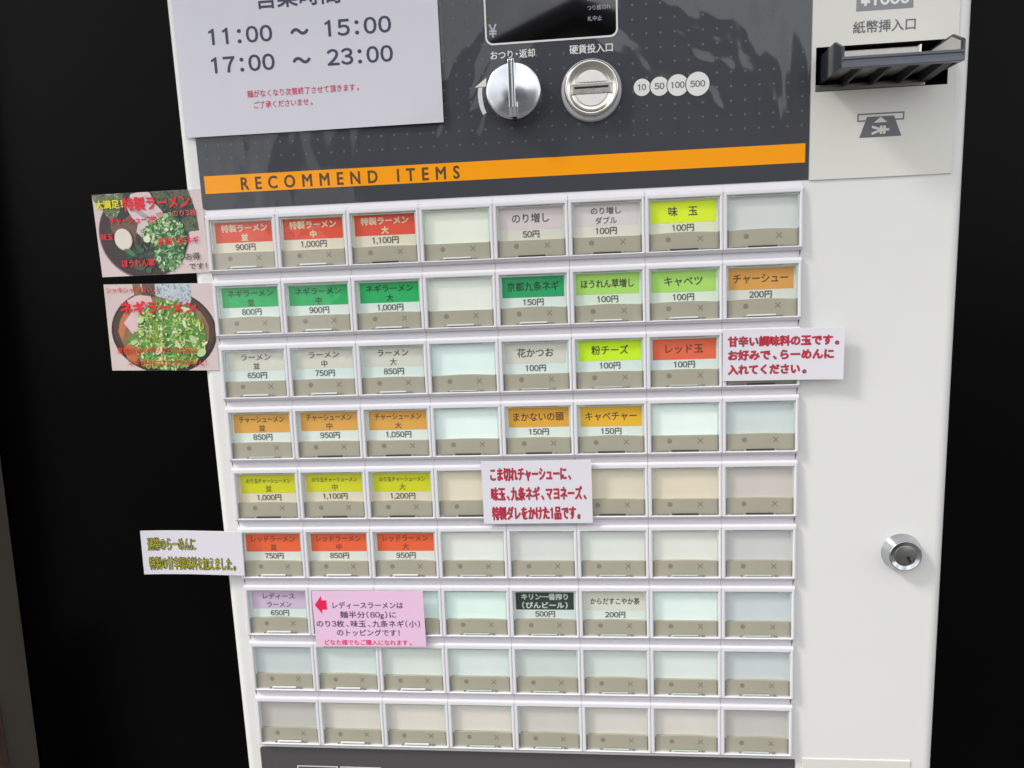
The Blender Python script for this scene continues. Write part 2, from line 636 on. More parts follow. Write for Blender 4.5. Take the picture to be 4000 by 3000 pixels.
text(mb, 'おつり・返却', PRINT, 2.5, 90.5, 5.6, x=203.0, w=28.6, bold=0.1)
part(mb, 'caption', panel)
mb = MB()
text(mb, '硬貨投入口', PRINT, 2.5, 90.6, 5.8, x=253.9, w=27.3, bold=0.1)
part(mb, 'caption', panel)
for (cx, r, t_, wd) in ((299.4, 5.3, '10', 4.8), (310.4, 5.8, '50', 6.0), (321.9, 6.6, '100', 8.2), (334.3, 7.3, '500', 9.2)):
    mb = MB()
    yk = 2.5 - (r - 5) * 0.012
    mb.flat(circle(cx, 67.2, r + 0.55, 36), yk + 0.006, DARKP)
    mb.flat(circle(cx, 67.2, r, 36), yk, PRINT)
    text(mb, t_, GREYINK, yk - 0.04, 65.5, 4.9, cx=cx, w=wd, bold=0.12)
    part(mb, 'coin_mark', panel)
mb = MB()
arc_o = [(196.3, 56.3), (194.6, 60.5), (193.7, 65.0), (193.5, 69.5), (193.9, 73.2)]
arc_i = [(196.7, 73.5), (196.3, 69.5), (196.6, 65.5), (197.4, 61.0), (198.6, 57.5)]
for k in range(4):
    mb.flat([arc_o[k], arc_o[k + 1], arc_i[3 - k], arc_i[4 - k]], 2.5, PRINT)
mb.flat([(199.5, 79.3), (191.6, 73.6), (199.2, 73.9)], 2.5, PRINT)
part(mb, 'turn_arrow', panel)

# ---- display
mb = MB()
mb.slab(rrect(201.2, 283.6, 100.0, 150, 4.0), 2.2, 2.58, BLACKG, bev=0.15)
disp = part(mb, 'display_window')
mb = MB()
oq, iq = rrect(200.0, 284.8, 98.8, 151.2, 5.0), rrect(201.1, 283.7, 99.9, 150.1, 4.0)
n = len(oq)
for k in range(n):
    a, b = k, (k + 1) % n
    mb.poly([(oq[a][0], 2.3, oq[a][1]), (oq[b][0], 2.3, oq[b][1]), (iq[b][0], 2.3, iq[b][1]), (iq[a][0], 2.3, iq[a][1])][::-1], PRINT)
    mb.poly([(oq[a][0], 2.3, oq[a][1]), (oq[b][0], 2.3, oq[b][1]), (oq[b][0], 2.6, oq[b][1]), (oq[a][0], 2.6, oq[a][1])], PRINT)
part(mb, 'frame_line', disp)
mb = MB()
DINK = ink((176, 180, 190))
text(mb, '¥', DINK, 2.1, 103.6, 10.8, x=202.6, w=5.0, bold=0.14)
text(mb, '札中止', DINK, 2.1, 109.4, 3.2, x=265.8, w=9.0)
text(mb, 'つり銭切れ', DINK, 2.1, 115.8, 3.2, x=265.8, w=14.6)
text(mb, '発売中止', DINK, 2.1, 121.6, 3.2, x=265.8, w=12.0)
part(mb, 'lettering', disp)

# ---- change-return knob
KX, KZ = 217.7, 68.0
mb = MB()
mb.lathe(KX, KZ, [(16.4, 2.6), (16.6, -5.0), (17.4, -6.0), (17.5, -8.0), (17.1, -8.7), (16.2, -9.0), (14.0, -9.2), (9, -10.4), (4, -11.0), (0.0, -11.2)], KNOBM, 72)
knob = part(mb, 'return_knob')
mb = MB()
bz0, bz1 = KZ - 16.6, KZ + 18.6
for xa, xb, yf in ((KX - 2.7, KX - 0.4, -12.4), (KX - 0.2, KX + 1.5, -13.2), (KX + 1.9, KX + 2.7, -10.6)):
    top = bz1 if xb < KX + 1.8 else KZ + 16.8
    bm_pts = [(yf + 1.2, bz0), (-8.2, bz0 - 0.4), (-8.2, top), (yf, top - 0.6), (yf, bz0 + 6)]
    mb.prism(bm_pts, xa, xb, CHROME, bev=0.35)
part(mb, 'grip_bar', knob)
mb = MB()
mb.box(KX - 1.0, KX + 1.8, -9.3, -4.5, KZ - 18.0, KZ - 16.7, BLACK)
part(mb, 'pointer_notch', knob)

# ---- coin inlet
CX, CZ = 267.2, 67.6
mb = MB()
mb.lathe(CX, CZ - 0.6, [(19.3, 2.6), (19.3, 0.6), (18.6, -0.6), (17.6, -1.0), (16.0, -1.0)], RINGP, 72)
coin = part(mb, 'coin_inlet')
mb = MB()
mb.lathe(CX, CZ + 0.3, [(17.4, -0.9), (17.0, -3.2), (16.1, -4.0), (15.0, -3.7), (13.6, -1.9), (12.6, -1.3), (0.0, -1.3)], SATIN, 72)
part(mb, 'inlet_dish', coin)
mb = MB()
for sgn in (1, -1):
    pts = []
    for k in range(15):
        a = math.radians(18 + 144 * k / 14)
        pts.append((CX + 10.8 * math.cos(a), CZ + 0.3 + sgn * (0.4 + 10.6 * math.sin(a))))
    mb.slab(pts, -2.0, -1.2, DPL, bev=0.3)
mb.box(CX - 12.6, CX + 12.6, -2.4, -1.2, CZ - 3.2, CZ + 3.4, SATIN, bev=0.4)
part(mb, 'slot_plate', coin)
mb = MB()
mb.box(256.3, 278.0, -2.46, -2.35, CZ + 0.0, CZ + 1.35, BLACK)
part(mb, 'slot_opening', coin)

# ---- note unit
mb = MB()
BY = 2.0
bx0, bx1, bz0, bz1 = 404.0, 490.1, 4.2, 300.0
mb.rect(bx0, HX0, bz0, bz1, BY, BILLW)
mb.rect(HX1, bx1, bz0, bz1, BY, BILLW)
mb.rect(HX0, HX1, bz0, HZ0, BY, BILLW)
mb.rect(HX0, HX1, HZ1, bz1, BY, BILLW)
mb.poly([(bx0, BY, bz0), (bx0, FY, bz0), (bx1, FY, bz0), (bx1, BY, bz0)], BILLW)
mb.poly([(bx1, BY, bz0), (bx1, FY, bz0), (bx1, FY, bz1), (bx1, BY, bz1)], BILLW)
mb.poly([(bx0, BY, bz0), (bx0, BY, bz1), (bx0, FY, bz1), (bx0, FY, bz0)], BILLW)
note = part(mb, 'note_panel')
mb = MB()
mb.box(429.6, 463.0, 1.9, BY + 0.3, 103.3, 118, MIDGREY)
text(mb, '¥1000', PRINT, 1.86, 106.4, 10.0, x=432.2, w=28.4, bold=0.35)
part(mb, 'price_plate', note)
mb = MB()
text(mb, '紙幣挿入口', GREYINK, 1.9, 91.2, 7.6, x=428.1, w=36.6, bold=0.1)
part(mb, 'caption', note)
mb = MB()
for q in ([(432.3, 42.2), (460.4, 42.2), (460.4, 43.0), (432.3, 43.0)], [(432.3, 38.2), (437.0, 38.2), (437.3, 39.0), (432.3, 39.0)],
          [(455.2, 38.2), (460.4, 38.2), (460.4, 39.0), (455.0, 39.0)], [(432.3, 39.0), (433.1, 39.0), (433.1, 42.2), (432.3, 42.2)], [(459.6, 39.0), (460.4, 39.0), (460.4, 42.2), (459.6, 42.2)]):
    mb.flat(q, 1.9, GREYINK)
mb.flat([(438.1, 40.9), (454.2, 40.9), (459.1, 28.5), (433.8, 28.5)], 1.88, GREYINK)
mb.flat([(446.3, 40.5), (442.2, 37.2), (450.4, 37.2)], 1.84, BILLW)
text(mb, '¥', BILLW, 1.84, 27.7, 14.0, cx=446.4, w=5.0, bold=0.3, turn=math.radians(90))
part(mb, 'note_symbol', note)

# cavity
mb = MB()
D = 48.0
e = 0.02
mb.poly([(HX0, BY, HZ0), (HX0, D, HZ0), (HX0, D, HZ1), (HX0, BY, HZ1)], BLACK)
mb.poly([(HX1, BY, HZ0), (HX1, BY, HZ1), (HX1, D, HZ1), (HX1, D, HZ0)], BLACK)
mb.poly([(HX0, BY, HZ1), (HX0, D, HZ1), (HX1, D, HZ1), (HX1, BY, HZ1)], BLACK)
mb.poly([(HX0, BY, HZ0), (HX1, BY, HZ0), (HX1, D, HZ0), (HX0, D, HZ0)], BLACK)
mb.rect(HX0, HX1, HZ0, HZ1, D, BLACK)
mb.box(HX0 + 0.3, 473.0, 4.0, 9.0, HZ0 + 0.05, HZ0 + 4.6, STEEL, bev=0.9)
part(mb, 'mouth_opening', note)

# mouth: tray with two cheeks, front lip, ribs below
MX0, MX1 = 410.2, 478.3
mb = MB()
cheek = [(-33.5, 63.2), (-33.5, 74.6), (-31.5, 75.8), (-20.5, 80.9), (-18.0, 80.9), (14, 79.8), (14, 63.2)]
mb.prism(cheek, MX0, MX0 + 2.0, SLATE, bev=0.6)
mb.prism(cheek, MX1 - 2.0, MX1, SLATE, bev=0.6)
inner = [(-31.6, 68.6), (-31.6, 74.4), (-20.6, 79.3), (12, 78.4), (12, 68.6)]
lip = [(-34.0, 63.0), (-34.0, 65.8), (-33.2, 66.3), (-33.2, 67.4), (-33.8, 68.0), (-33.4, 69.4), (-30.5, 69.8), (-29.5, 63.0)]
mb.prism(lip, MX0 + 0.3, MX1 - 0.3, LIPM, bev=0.3)
mouth = part(mb, 'note_mouth')
mb = MB()
mb.box(MX0 + 2.0, MX1 - 2.0, -29.6, 14, 66.6, 68.0, GREYPL, bev=0.2)
part(mb, 'tray_floor', mouth)
for xa, xb in ((MX0 + 1.9, MX0 + 2.2), (MX1 - 2.2, MX1 - 1.9)):
    mb = MB()
    mb.prism(inner, xa, xb, GREYPL)
    part(mb, 'cheek_plate', mouth)
mb = MB()
mb.prism([(3.0, 68.2), (3.0, 80.5), (4.5, 81.6), (6.0, 81.6), (6.0, 68.2)], MX0 + 2.1, 467.5, GREYPL, bev=0.3)
mb.box(467.6, 468.6, 1.0, 6.5, 68.2, 81.8, TABM, bev=0.2)
part(mb, 'back_plate', mouth)
for xr_ in (423.6, 440.2, 456.8, 471.5):
    mb = MB()
    wd = 0.9 if xr_ < 470 else 2.6
    mb.prism([(-29.4, 66.5), (-29.4, 63.4), (0.5, 60.2), (12.0, 60.2), (12.0, 66.5)], xr_ - wd, xr_ + wd, SLATED, bev=0.2)
    part(mb, 'rib', mouth)

# ---- lock
LOCKM = mat('lock_collar', (196, 198, 202), rough=0.17, metal=1.0, var=0.05, vscale=140, rvar=0.06)
LX, LZ = 470.5, -245.9
mb = MB()
mb.lathe(LX, LZ, [(13.2, FY), (13.0, 2.5), (12.6, 2.0), (10.9, -3.5), (10.6, -4.4), (10.2, -4.8), (9.7, -4.7), (9.4, -4.1)], LOCKM, 72)
lock = part(mb, 'lock')
mb = MB()
LFACE = mat('worn_lock_face', (150, 149, 146), rough=0.32, metal=1.0, var=0.12, vscale=300)
mb.lathe(LX, LZ, [(9.5, -4.0), (7.6, -3.6), (7.2, -4.1), (6.8, -4.3), (0.0, -4.3)], LFACE, 56)
part(mb, 'cylinder_face', lock)
mb = MB()
mb.slab([(471.2, -247.9), (472.0, -246.0), (473.6, -246.6), (473.1, -247.8), (474.6, -249.9), (473.4, -250.9), (472.4, -248.9)], -4.42, -4.2, BLACK)
part(mb, 'keyhole', lock)

# ---- lower panels
mb = MB()
mb.slab(rrect(-1.3, 403.2, -640, -404.2, 2.5, corners=(1, 0, 0, 0)), 2.6, FY + 0.4, DARKL)
low = part(mb, 'lower_panel')
for xa in (27.6, 62.0):
    mb = MB()
    xb = xa + 32.4
    for q in ((xa, xb, -420.4, -419.6), (xa, xb, -440.0, -439.2), (xa, xa + 0.8, -439.2, -420.4), (xb - 0.8, xb, -439.2, -420.4)):
        mb.rect(*q, 2.5, PRINT)
    part(mb, 'notice_outline', low)
mb = MB()
mb.box(408, 483.4, 2.2, FY + 0.5, -600, -402.8, BILLW, bev=0.7)
part(mb, 'ticket_tray_cover')

# ------------------------------------------------------------------ buttons
PITX, PITZ = 50.0, 45.2
TILT = 1.7 / 39.3

def yf(z):
    return TILT * z

def make_frame():
    mb = MB()
    xo0, xo1, zt, zb = 0.09, 49.91, -1.2, -39.3
    c = 0.5
    xi0, xi1, zi1, zi0 = 2.5, 48.0, -2.9, -36.6
    # front ring (outer chamfer, face, inner chamfer, inner walls)
    def ring(r0, r1, smooth=False):
        (a0, a1, a2, a3, ya), (b0, b1, b2, b3, yb) = r0, r1
        A = [(a0, yf(a2) + ya, a2), (a1, yf(a2) + ya, a2), (a1, yf(a3) + ya, a3), (a0, yf(a3) + ya, a3)]
        B = [(b0, yf(b2) + yb, b2), (b1, yf(b2) + yb, b2), (b1, yf(b3) + yb, b3), (b0, yf(b3) + yb, b3)]
        for k in range(4):
            j = (k + 1) % 4
            mb.poly([A[k], A[j], B[j], B[k]], WHITE)
    cb = 2.1
    ring((xo0 + c, xo1 - c, zb + cb, zt, 0), (xi0 - c, xi1 + c, zi0 - c, zi1 + c, 0))
    ring((xi0 - c, xi1 + c, zi0 - c, zi1 + c, 0), (xi0, xi1, zi0, zi1, c))
    ring((xi0, xi1, zi0, zi1, c), (xi0, xi1, zi0, zi1, 6.0))
    # outer chamfers and sides
    L = lambda x, y, z: (x, yf(z) + y, z)
    for xa, xb in ((xo0 + c, xo0), (xo1 - c, xo1)):
        q = [L(xa, 0, zb + cb), L(xa, 0, zt), L(xb, c, zt), L(xb, c, zb + cb)]
        mb.poly(q, WHITE)
        mb.poly([L(xb, c, zb + cb), L(xb, c, zt), (xb, FY, zt), (xb, FY, zb), L(xb, cb + 0.2, zb)], WHITE)
    mb.poly([L(xo0 + c, 0, zb + cb), L(xo1 - c, 0, zb + cb), L(xo1, cb + 0.2, zb), L(xo0, cb + 0.2, zb)], WHITE)
    for xa, xb in ((xo0 + c, xo0), (xo1 - c, xo1)):
        mb.poly([L(xa, 0, zb + cb), L(xb, c, zb + cb), L(xb, cb + 0.2, zb)], WHITE)
    mb.poly([L(xo0, cb + 0.2, zb), L(xo1, cb + 0.2, zb), (xo1, FY + 0.2, zb - 0.3), (xo0, FY + 0.2, zb - 0.3)], WHITE)
    # rounded shelf on top
    pr_ = [(yf(zt), zt), (0.0, -0.5), (0.14, 0.19), (0.53, 0.77), (1.1, 1.16), (1.8, 1.34), (2.3, 1.5), (2.6, 1.95), (2.8, 3.0), (FY + 0.1, 5.6)]
    V, F = [], []
    for y, z in pr_:
        V += [(xo0, y, z), (xo1, y, z)]
    for k in range(len(pr_) - 1):
        F.append((2 * k, 2 * k + 1, 2 * k + 3, 2 * k + 2))
    mb.add(V, F, WHITE, True)
    for x in (xo0, xo1):
        mb.poly([(x, y, z) for y, z in pr_] + [(x, FY, zt)], WHITE)
    return mb

def make_cover():
    mb = MB()
    x0, x1, z0, z1 = 2.8, 47.7, -36.2, -3.2
    def P(x, y, z):
        return (x, yf(z) + y, z)
    mb.poly([P(x0, 1.0, z0), P(x1, 1.0, z0), P(x1, 1.0, z1), P(x0, 1.0, z1)], COVER)
    # greenish cut edge of the acrylic, open in places
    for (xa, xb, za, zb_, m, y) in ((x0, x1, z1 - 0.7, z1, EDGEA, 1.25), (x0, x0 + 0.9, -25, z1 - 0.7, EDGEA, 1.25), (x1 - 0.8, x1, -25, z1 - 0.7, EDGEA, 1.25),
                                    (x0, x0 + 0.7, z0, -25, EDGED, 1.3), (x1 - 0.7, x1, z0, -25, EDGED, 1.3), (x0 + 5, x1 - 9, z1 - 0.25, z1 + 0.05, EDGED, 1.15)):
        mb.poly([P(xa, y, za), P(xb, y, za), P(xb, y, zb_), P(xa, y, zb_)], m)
    return mb

def make_tab(kind):  # kind picks the reflection painted into the tab
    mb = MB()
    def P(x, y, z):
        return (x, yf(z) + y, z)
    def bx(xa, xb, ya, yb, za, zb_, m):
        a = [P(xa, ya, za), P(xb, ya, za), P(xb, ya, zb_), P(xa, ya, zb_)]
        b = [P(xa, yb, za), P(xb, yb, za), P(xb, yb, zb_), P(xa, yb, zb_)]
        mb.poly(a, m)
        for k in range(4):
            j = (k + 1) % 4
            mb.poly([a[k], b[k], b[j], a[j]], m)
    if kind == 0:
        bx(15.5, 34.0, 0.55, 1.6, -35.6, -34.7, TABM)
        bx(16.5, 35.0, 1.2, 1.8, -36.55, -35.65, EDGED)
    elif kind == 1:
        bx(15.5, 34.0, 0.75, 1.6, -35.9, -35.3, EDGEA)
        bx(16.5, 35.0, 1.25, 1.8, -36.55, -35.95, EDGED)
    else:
        bx(16.0, 34.4, 1.1, 1.8, -36.5, -35.4, TABDARK)
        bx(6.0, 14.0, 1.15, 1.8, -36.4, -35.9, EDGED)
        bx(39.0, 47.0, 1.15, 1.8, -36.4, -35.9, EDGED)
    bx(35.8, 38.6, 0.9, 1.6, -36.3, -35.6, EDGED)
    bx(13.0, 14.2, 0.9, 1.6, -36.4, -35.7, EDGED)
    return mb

def make_strip(bow):
    mb = MB()
    def P(x, y, z):
        return (x, yf(z) + y, z)
    x0, x1 = 2.7, 47.8
    n = 12
    top = []
    for k in range(n + 1):
        u = k / n
        top.append((x0 + (x1 - x0) * u, -25.6 + bow * math.sin(math.pi * u)))
    for k in range(n):
        (xa, za), (xb, zb_) = top[k], top[k + 1]
        mb.poly([P(xa, 2.4, -36.5), P(xb, 2.4, -36.5), P(xb, 2.4, zb_), P(xa, 2.4, za)], STRIP)
        mb.poly([P(xa, 2.4, za), P(xb, 2.4, zb_), P(xb, 4.6, zb_), P(xa, 4.6, za)], STRIP)
    mb.poly([P(x, 2.34, z) for x, z in circle(15.0, -29.3, 1.75, 18)], STRIPINK)
    for s in (1, -1):
        a = 1.7
        q = [(35.6 - a - 0.25, -29.3 - s * a + s * 0.25), (35.6 - a + 0.25, -29.3 - s * a - s * 0.25), (35.6 + a + 0.25, -29.3 + s * a - s * 0.25), (35.6 + a - 0.25, -29.3 + s * a + s * 0.25)]
        if s < 0:
            q = q[::-1]
        mb.poly([P(x, 2.34 - 0.01 * s, z) for x, z in q], STRIPINK)
    return mb

K1 = (84, 82, 76)      # print seen through the cover
K2 = (70, 68, 58)
CREAM = (232, 214, 180)
RED, GRN, GRD, LGR, TAN = (208, 74, 50), (28, 164, 90), (30, 152, 92), (160, 208, 100), (204, 150, 72)
YEL, CHA, ROR, ORA, AMB, TA2 = (208, 228, 30), (190, 228, 28), (216, 98, 64), (210, 156, 70), (220, 172, 42), (214, 158, 54)
OLV, RO6, LAV, DKG = (196, 198, 14), (222, 92, 48), (198, 168, 206), (34, 58, 50)
B1, B2, B3, B4, B5, B6, B7 = (218, 208, 180), (204, 222, 212), (202, 223, 216), (208, 224, 214), (216, 204, 174), (212, 217, 206), (200, 222, 216)  # card grounds with the backlight tint painted in
PNK, BEI, BE7 = (204, 190, 192), (204, 203, 186), (208, 208, 190)

def it(band, lines, price, base, inkc=K1, label=None):
    return dict(band=band, lines=lines, price=price, base=base, ink=inkc, label=label)

def sizes(name, band, base, prices, inkc, words):
    sz = (('並', 'regular'), ('中', 'medium'), ('大', 'large'))
    return [it(band, [name, s], p, base, inkc, '%s button, %s size, price %s' % (words, e_, p.replace('円', ' yen'))) for (s, e_), p in zip(sz, prices)]

def bl(c):  # c: card colour with the tint of the lamp behind painted in
    return dict(blank=c)

GRID = [
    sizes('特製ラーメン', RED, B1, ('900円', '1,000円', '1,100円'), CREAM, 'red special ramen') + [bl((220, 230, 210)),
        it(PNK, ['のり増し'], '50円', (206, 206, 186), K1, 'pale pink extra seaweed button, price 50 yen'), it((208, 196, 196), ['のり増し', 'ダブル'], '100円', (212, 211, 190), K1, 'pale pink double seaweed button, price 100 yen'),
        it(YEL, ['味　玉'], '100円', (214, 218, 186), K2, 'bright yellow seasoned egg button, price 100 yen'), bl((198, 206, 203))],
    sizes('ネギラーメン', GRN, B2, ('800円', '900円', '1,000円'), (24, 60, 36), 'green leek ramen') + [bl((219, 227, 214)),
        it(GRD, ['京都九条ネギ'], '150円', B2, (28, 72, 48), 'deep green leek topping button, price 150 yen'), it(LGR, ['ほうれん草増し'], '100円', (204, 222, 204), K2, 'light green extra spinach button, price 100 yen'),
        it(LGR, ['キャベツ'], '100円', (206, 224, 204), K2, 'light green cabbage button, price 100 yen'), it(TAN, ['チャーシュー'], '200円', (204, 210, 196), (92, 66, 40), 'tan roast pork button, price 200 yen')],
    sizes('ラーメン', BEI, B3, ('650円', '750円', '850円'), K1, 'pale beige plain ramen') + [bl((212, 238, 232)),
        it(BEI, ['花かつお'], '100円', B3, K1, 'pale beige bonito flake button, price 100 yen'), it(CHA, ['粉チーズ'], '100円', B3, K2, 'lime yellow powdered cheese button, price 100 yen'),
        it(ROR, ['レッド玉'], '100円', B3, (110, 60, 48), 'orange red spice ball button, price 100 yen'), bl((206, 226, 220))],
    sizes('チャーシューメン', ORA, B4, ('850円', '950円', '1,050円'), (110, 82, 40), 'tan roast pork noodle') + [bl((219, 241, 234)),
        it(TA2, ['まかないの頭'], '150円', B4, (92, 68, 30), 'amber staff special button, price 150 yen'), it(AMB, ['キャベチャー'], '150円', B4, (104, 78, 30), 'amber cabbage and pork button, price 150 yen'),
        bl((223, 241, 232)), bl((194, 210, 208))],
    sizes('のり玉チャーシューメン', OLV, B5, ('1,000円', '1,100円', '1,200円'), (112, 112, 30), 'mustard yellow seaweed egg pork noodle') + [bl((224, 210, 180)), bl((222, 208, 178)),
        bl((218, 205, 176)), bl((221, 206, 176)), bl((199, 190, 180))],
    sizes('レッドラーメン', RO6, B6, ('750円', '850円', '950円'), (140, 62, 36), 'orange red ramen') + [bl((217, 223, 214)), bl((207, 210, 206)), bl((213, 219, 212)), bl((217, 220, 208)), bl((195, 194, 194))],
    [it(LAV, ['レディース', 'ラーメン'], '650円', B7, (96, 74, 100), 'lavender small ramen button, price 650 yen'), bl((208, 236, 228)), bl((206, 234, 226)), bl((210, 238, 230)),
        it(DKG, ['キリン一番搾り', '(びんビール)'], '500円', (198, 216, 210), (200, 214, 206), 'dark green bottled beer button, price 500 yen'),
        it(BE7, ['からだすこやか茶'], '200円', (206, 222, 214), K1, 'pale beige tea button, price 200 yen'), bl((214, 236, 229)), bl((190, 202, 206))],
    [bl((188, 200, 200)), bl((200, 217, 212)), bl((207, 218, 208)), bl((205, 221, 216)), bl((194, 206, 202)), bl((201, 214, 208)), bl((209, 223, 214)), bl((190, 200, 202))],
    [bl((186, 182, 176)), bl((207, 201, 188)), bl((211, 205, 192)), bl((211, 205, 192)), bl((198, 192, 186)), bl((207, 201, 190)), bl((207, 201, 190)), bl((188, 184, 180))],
]

def make_card(c):
    mb = MB()
    base = c.get('blank') or c['base']
    x0, x1, z0, z1 = 2.55, 47.95, -28.0, -2.95
    def face(xa, xb, za, zb_, y, m):
        mb.poly([(xa, yf(za) + y, za), (xb, yf(za) + y, za), (xb, yf(zb_) + y, zb_), (xa, yf(zb_) + y, zb_)], m)
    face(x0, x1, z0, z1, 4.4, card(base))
    if 'blank' in c:
        return mb
    jx, jz = random.uniform(-0.5, 0.5), random.uniform(-0.5, 0.4)
    pale = c['band'] in (PNK, BEI, BE7, (208, 196, 196))
    bt = -4.4 + jz
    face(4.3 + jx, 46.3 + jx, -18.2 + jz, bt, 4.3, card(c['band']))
    im = ink(c['ink'])
    yk, sl = 4.2, TILT
    cx = 25.3 + jx
    L_ = c['lines']
    bold = 0.22 if c['ink'] in (CREAM, (200, 214, 206)) else 0.08
    if len(L_) == 2:
        n = len(L_[0])
        big = min(33.5, n * 5.5)
        em = 5.4 if n < 9 else 3.7
        if L_[1] in '並中大':
            text(mb, L_[0], im, yk, -10.5 + jz, em, cx=cx, w=big, bold=bold, slope=sl)
            text(mb, L_[1], im, yk, -16.8 + jz, 5.2, cx=cx, bold=bold, slope=sl)
        else:
            text(mb, L_[0], im, yk, -10.3 + jz, 5.0, cx=cx, w=min(33.5, len(L_[0]) * 4.9), bold=bold, slope=sl)
            text(mb, L_[1], im, yk, -16.7 + jz, 5.0, cx=cx, w=min(33.0, len(L_[1]) * 4.7), bold=bold, slope=sl)
    else:
        n = len(L_[0])
        text(mb, L_[0], im, yk, -13.4 + jz, min(6.6, 42.0 / n), cx=cx, w=min(35.0, n * 6.2), bold=bold + 0.03, slope=sl)
    pz = -23.4 + jz
    text(mb, c['price'], ink(K1), yk, pz, 5.3, cx=cx, bold=0.1, slope=sl)
    return mb

frame0, cover0, tab0 = make_frame(), make_cover(), [make_tab(k) for k in range(3)]
TABS = ('00202222', '00000000', '00011112', '12222222', '22222222', '00011111', '01111111', '00011111', '00011111')  # painted reflection tone of each button's tab
strips0 = [make_strip(b) for b in (0.1, 0.5, 0.9)]
proto = None
strip_meshes = []
BTN_GROUP = 'square menu buttons on the ticket machine'
for r in range(9):
    for c in range(8):
        loc = (c * PITX + MOFF[0], MOFF[1], -r * PITZ + MOFF[2])
        cell = GRID[r][c]
        if proto is None:
            b = frame0.build('button', machine, loc)
            cv = cover0.build('clear_cover', b)
            proto = (b, cv)
            tab_meshes = []
            for s_ in tab0:
                so = s_.build('finger_tab', b)
                tab_meshes.append(so.data)
                bpy.data.objects.remove(so)
            for s_ in strips0:
                so = s_.build('sold_out_strip', b)
                strip_meshes.append(so.data)
                bpy.data.objects.remove(so)
        else:
            b = proto[0].copy()
            COL.objects.link(b)
            b.location = [k * 0.001 for k in loc]
            for src in proto[1:]:
                d = src.copy()
                COL.objects.link(d)
                d.parent = b
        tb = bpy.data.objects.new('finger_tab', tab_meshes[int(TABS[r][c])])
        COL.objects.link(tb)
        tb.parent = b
        st = bpy.data.objects.new('sold_out_strip', random.choice(strip_meshes))
        COL.objects.link(st)
        st.parent = b
        make_card(cell).build('label_card', b)
        b['label'] = cell.get('label') or 'blank menu button without a printed dish'

# ------------------------------------------------------------------ papers stuck to the machine
def sheet(mb, w_, h_, th, face, edge, bend=0.0, n=1):
    """thin card centred on the origin, front at y=0"""
    x0, x1, z0, z1 = -w_ / 2, w_ / 2, -h_ / 2, h_ / 2
    for k in range(n):
        xa, xb = x0 + (x1 - x0) * k / n, x0 + (x1 - x0) * (k + 1) / n
        mb.rect(xa, xb, z0, z1, 0, face)
        mb.poly([(xa, 0, z0), (xa, th, z0), (xb, th, z0), (xb, 0, z0)], edge)
        mb.poly([(xa, 0, z1), (xb, 0, z1), (xb, th, z1), (xa, th, z1)], edge)
        mb.poly([(xa, th, z0), (xa, th, z1), (xb, th, z1), (xb, th, z0)], edge)
    mb.poly([(x0, 0, z0), (x0, 0, z1), (x0, th, z1), (x0, th, z0)], edge)
    mb.poly([(x1, 0, z0), (x1, th, z0), (x1, th, z1), (x1, 0, z1)], edge)

def curl(mb, w_, amt, side):
    """the free end of a card lifts away from the machine"""
    for k, (x, y, z) in enumerate(mb.v):
        u = max(0.0, side * x / (w_ / 2) + 0.1)
        mb.v[k] = (x, y - amt * u * u, z)

def place(o, x, y, z, rot=0.0):
    o.location = (x * 0.001, y * 0.001, z * 0.001)
    o.rotation_euler = (0, -math.radians(rot), 0)
    return o

# opening hours sheet in a clear sleeve
notice = empty('opening_hours_notice', (81.4, 1.2, 120))
tag(notice, 'large white paper with opening hours in dark figures taped over the charcoal panel', 'notice')
mb = MB()
NX0, NX1, NZ0, NZ1 = -89.2, 89.0, -67.2, 66.0
nx, nz = 40, 24
V, F = [], []
for j in range(nz + 1):
    for i in range(nx + 1):
        u, v = i / nx, j / nz
        x, z = NX0 + (NX1 - NX0) * u, NZ0 + (NZ1 - NZ0) * v
        y = -0.35 * math.sin(u * 9.0 + 0.7) * (1 - v) ** 2 - 0.9 * (1 - v) ** 3 * (0.4 + 0.6 * u) - 0.5 * u ** 6
        V.append((x, y, z + (0.35 if False else 0)))
for j in range(nz):
    for i in range(nx):
        a = j * (nx + 1) + i
        F.append((a, a + 1, a + nx + 2, a + nx + 1))
mb.add(V, F, PAPER, True)
mb.add([(x, y + 0.25, z) for x, y, z in V], [f[::-1] for f in F], PAPER, True)
for k in range(nx):
    a, b = V[k], V[k + 1]
    mb.poly([a, (a[0], a[1] + .25, a[2]), (b[0], b[1] + .25, b[2]), b], SIGNE)
for k in range(nz):
    a, b = V[k * (nx + 1) + nx], V[(k + 1) * (nx + 1) + nx]
    mb.poly([a, (a[0], a[1] + .25, a[2]), (b[0], b[1] + .25, b[2]), b], SIGNE)
mb.build('paper', notice)
def ny(x, z):
    u, v = (x - NX0) / (NX1 - NX0), (z - NZ0) / (NZ1 - NZ0)
    return -0.35 * math.sin(u * 9.0 + 0.7) * (1 - v) ** 2 - 0.9 * (1 - v) ** 3 * (0.4 + 0.6 * u) - 0.5 * u ** 6
mb = MB()
ox = 81.4
def nt_text(s, m, z, em, x, w_, bold=0.0, stretch=True, track=0.0):
    b0 = len(mb.v)
    text(mb, s, m, 0, z - 120, em, x=x - ox, w=w_, bold=bold, stretch=stretch, track=track)
    for k in range(b0, len(mb.v)):
        px, py, pz = mb.v[k]
        mb.v[k] = (px, ny(px, pz) - 0.12 + py, pz)
nt_text('営業時間', NAVY, 132.4, 15.0, 50.5, 56.0, bold=0.25)
nt_text('11:00', NAVY, 111.2, 13.0, 15.6, 43.2, bold=0.3, track=0.05)
nt_text('～', NAVY, 110.6, 13.0, 71.8, 11.6, bold=0.45)
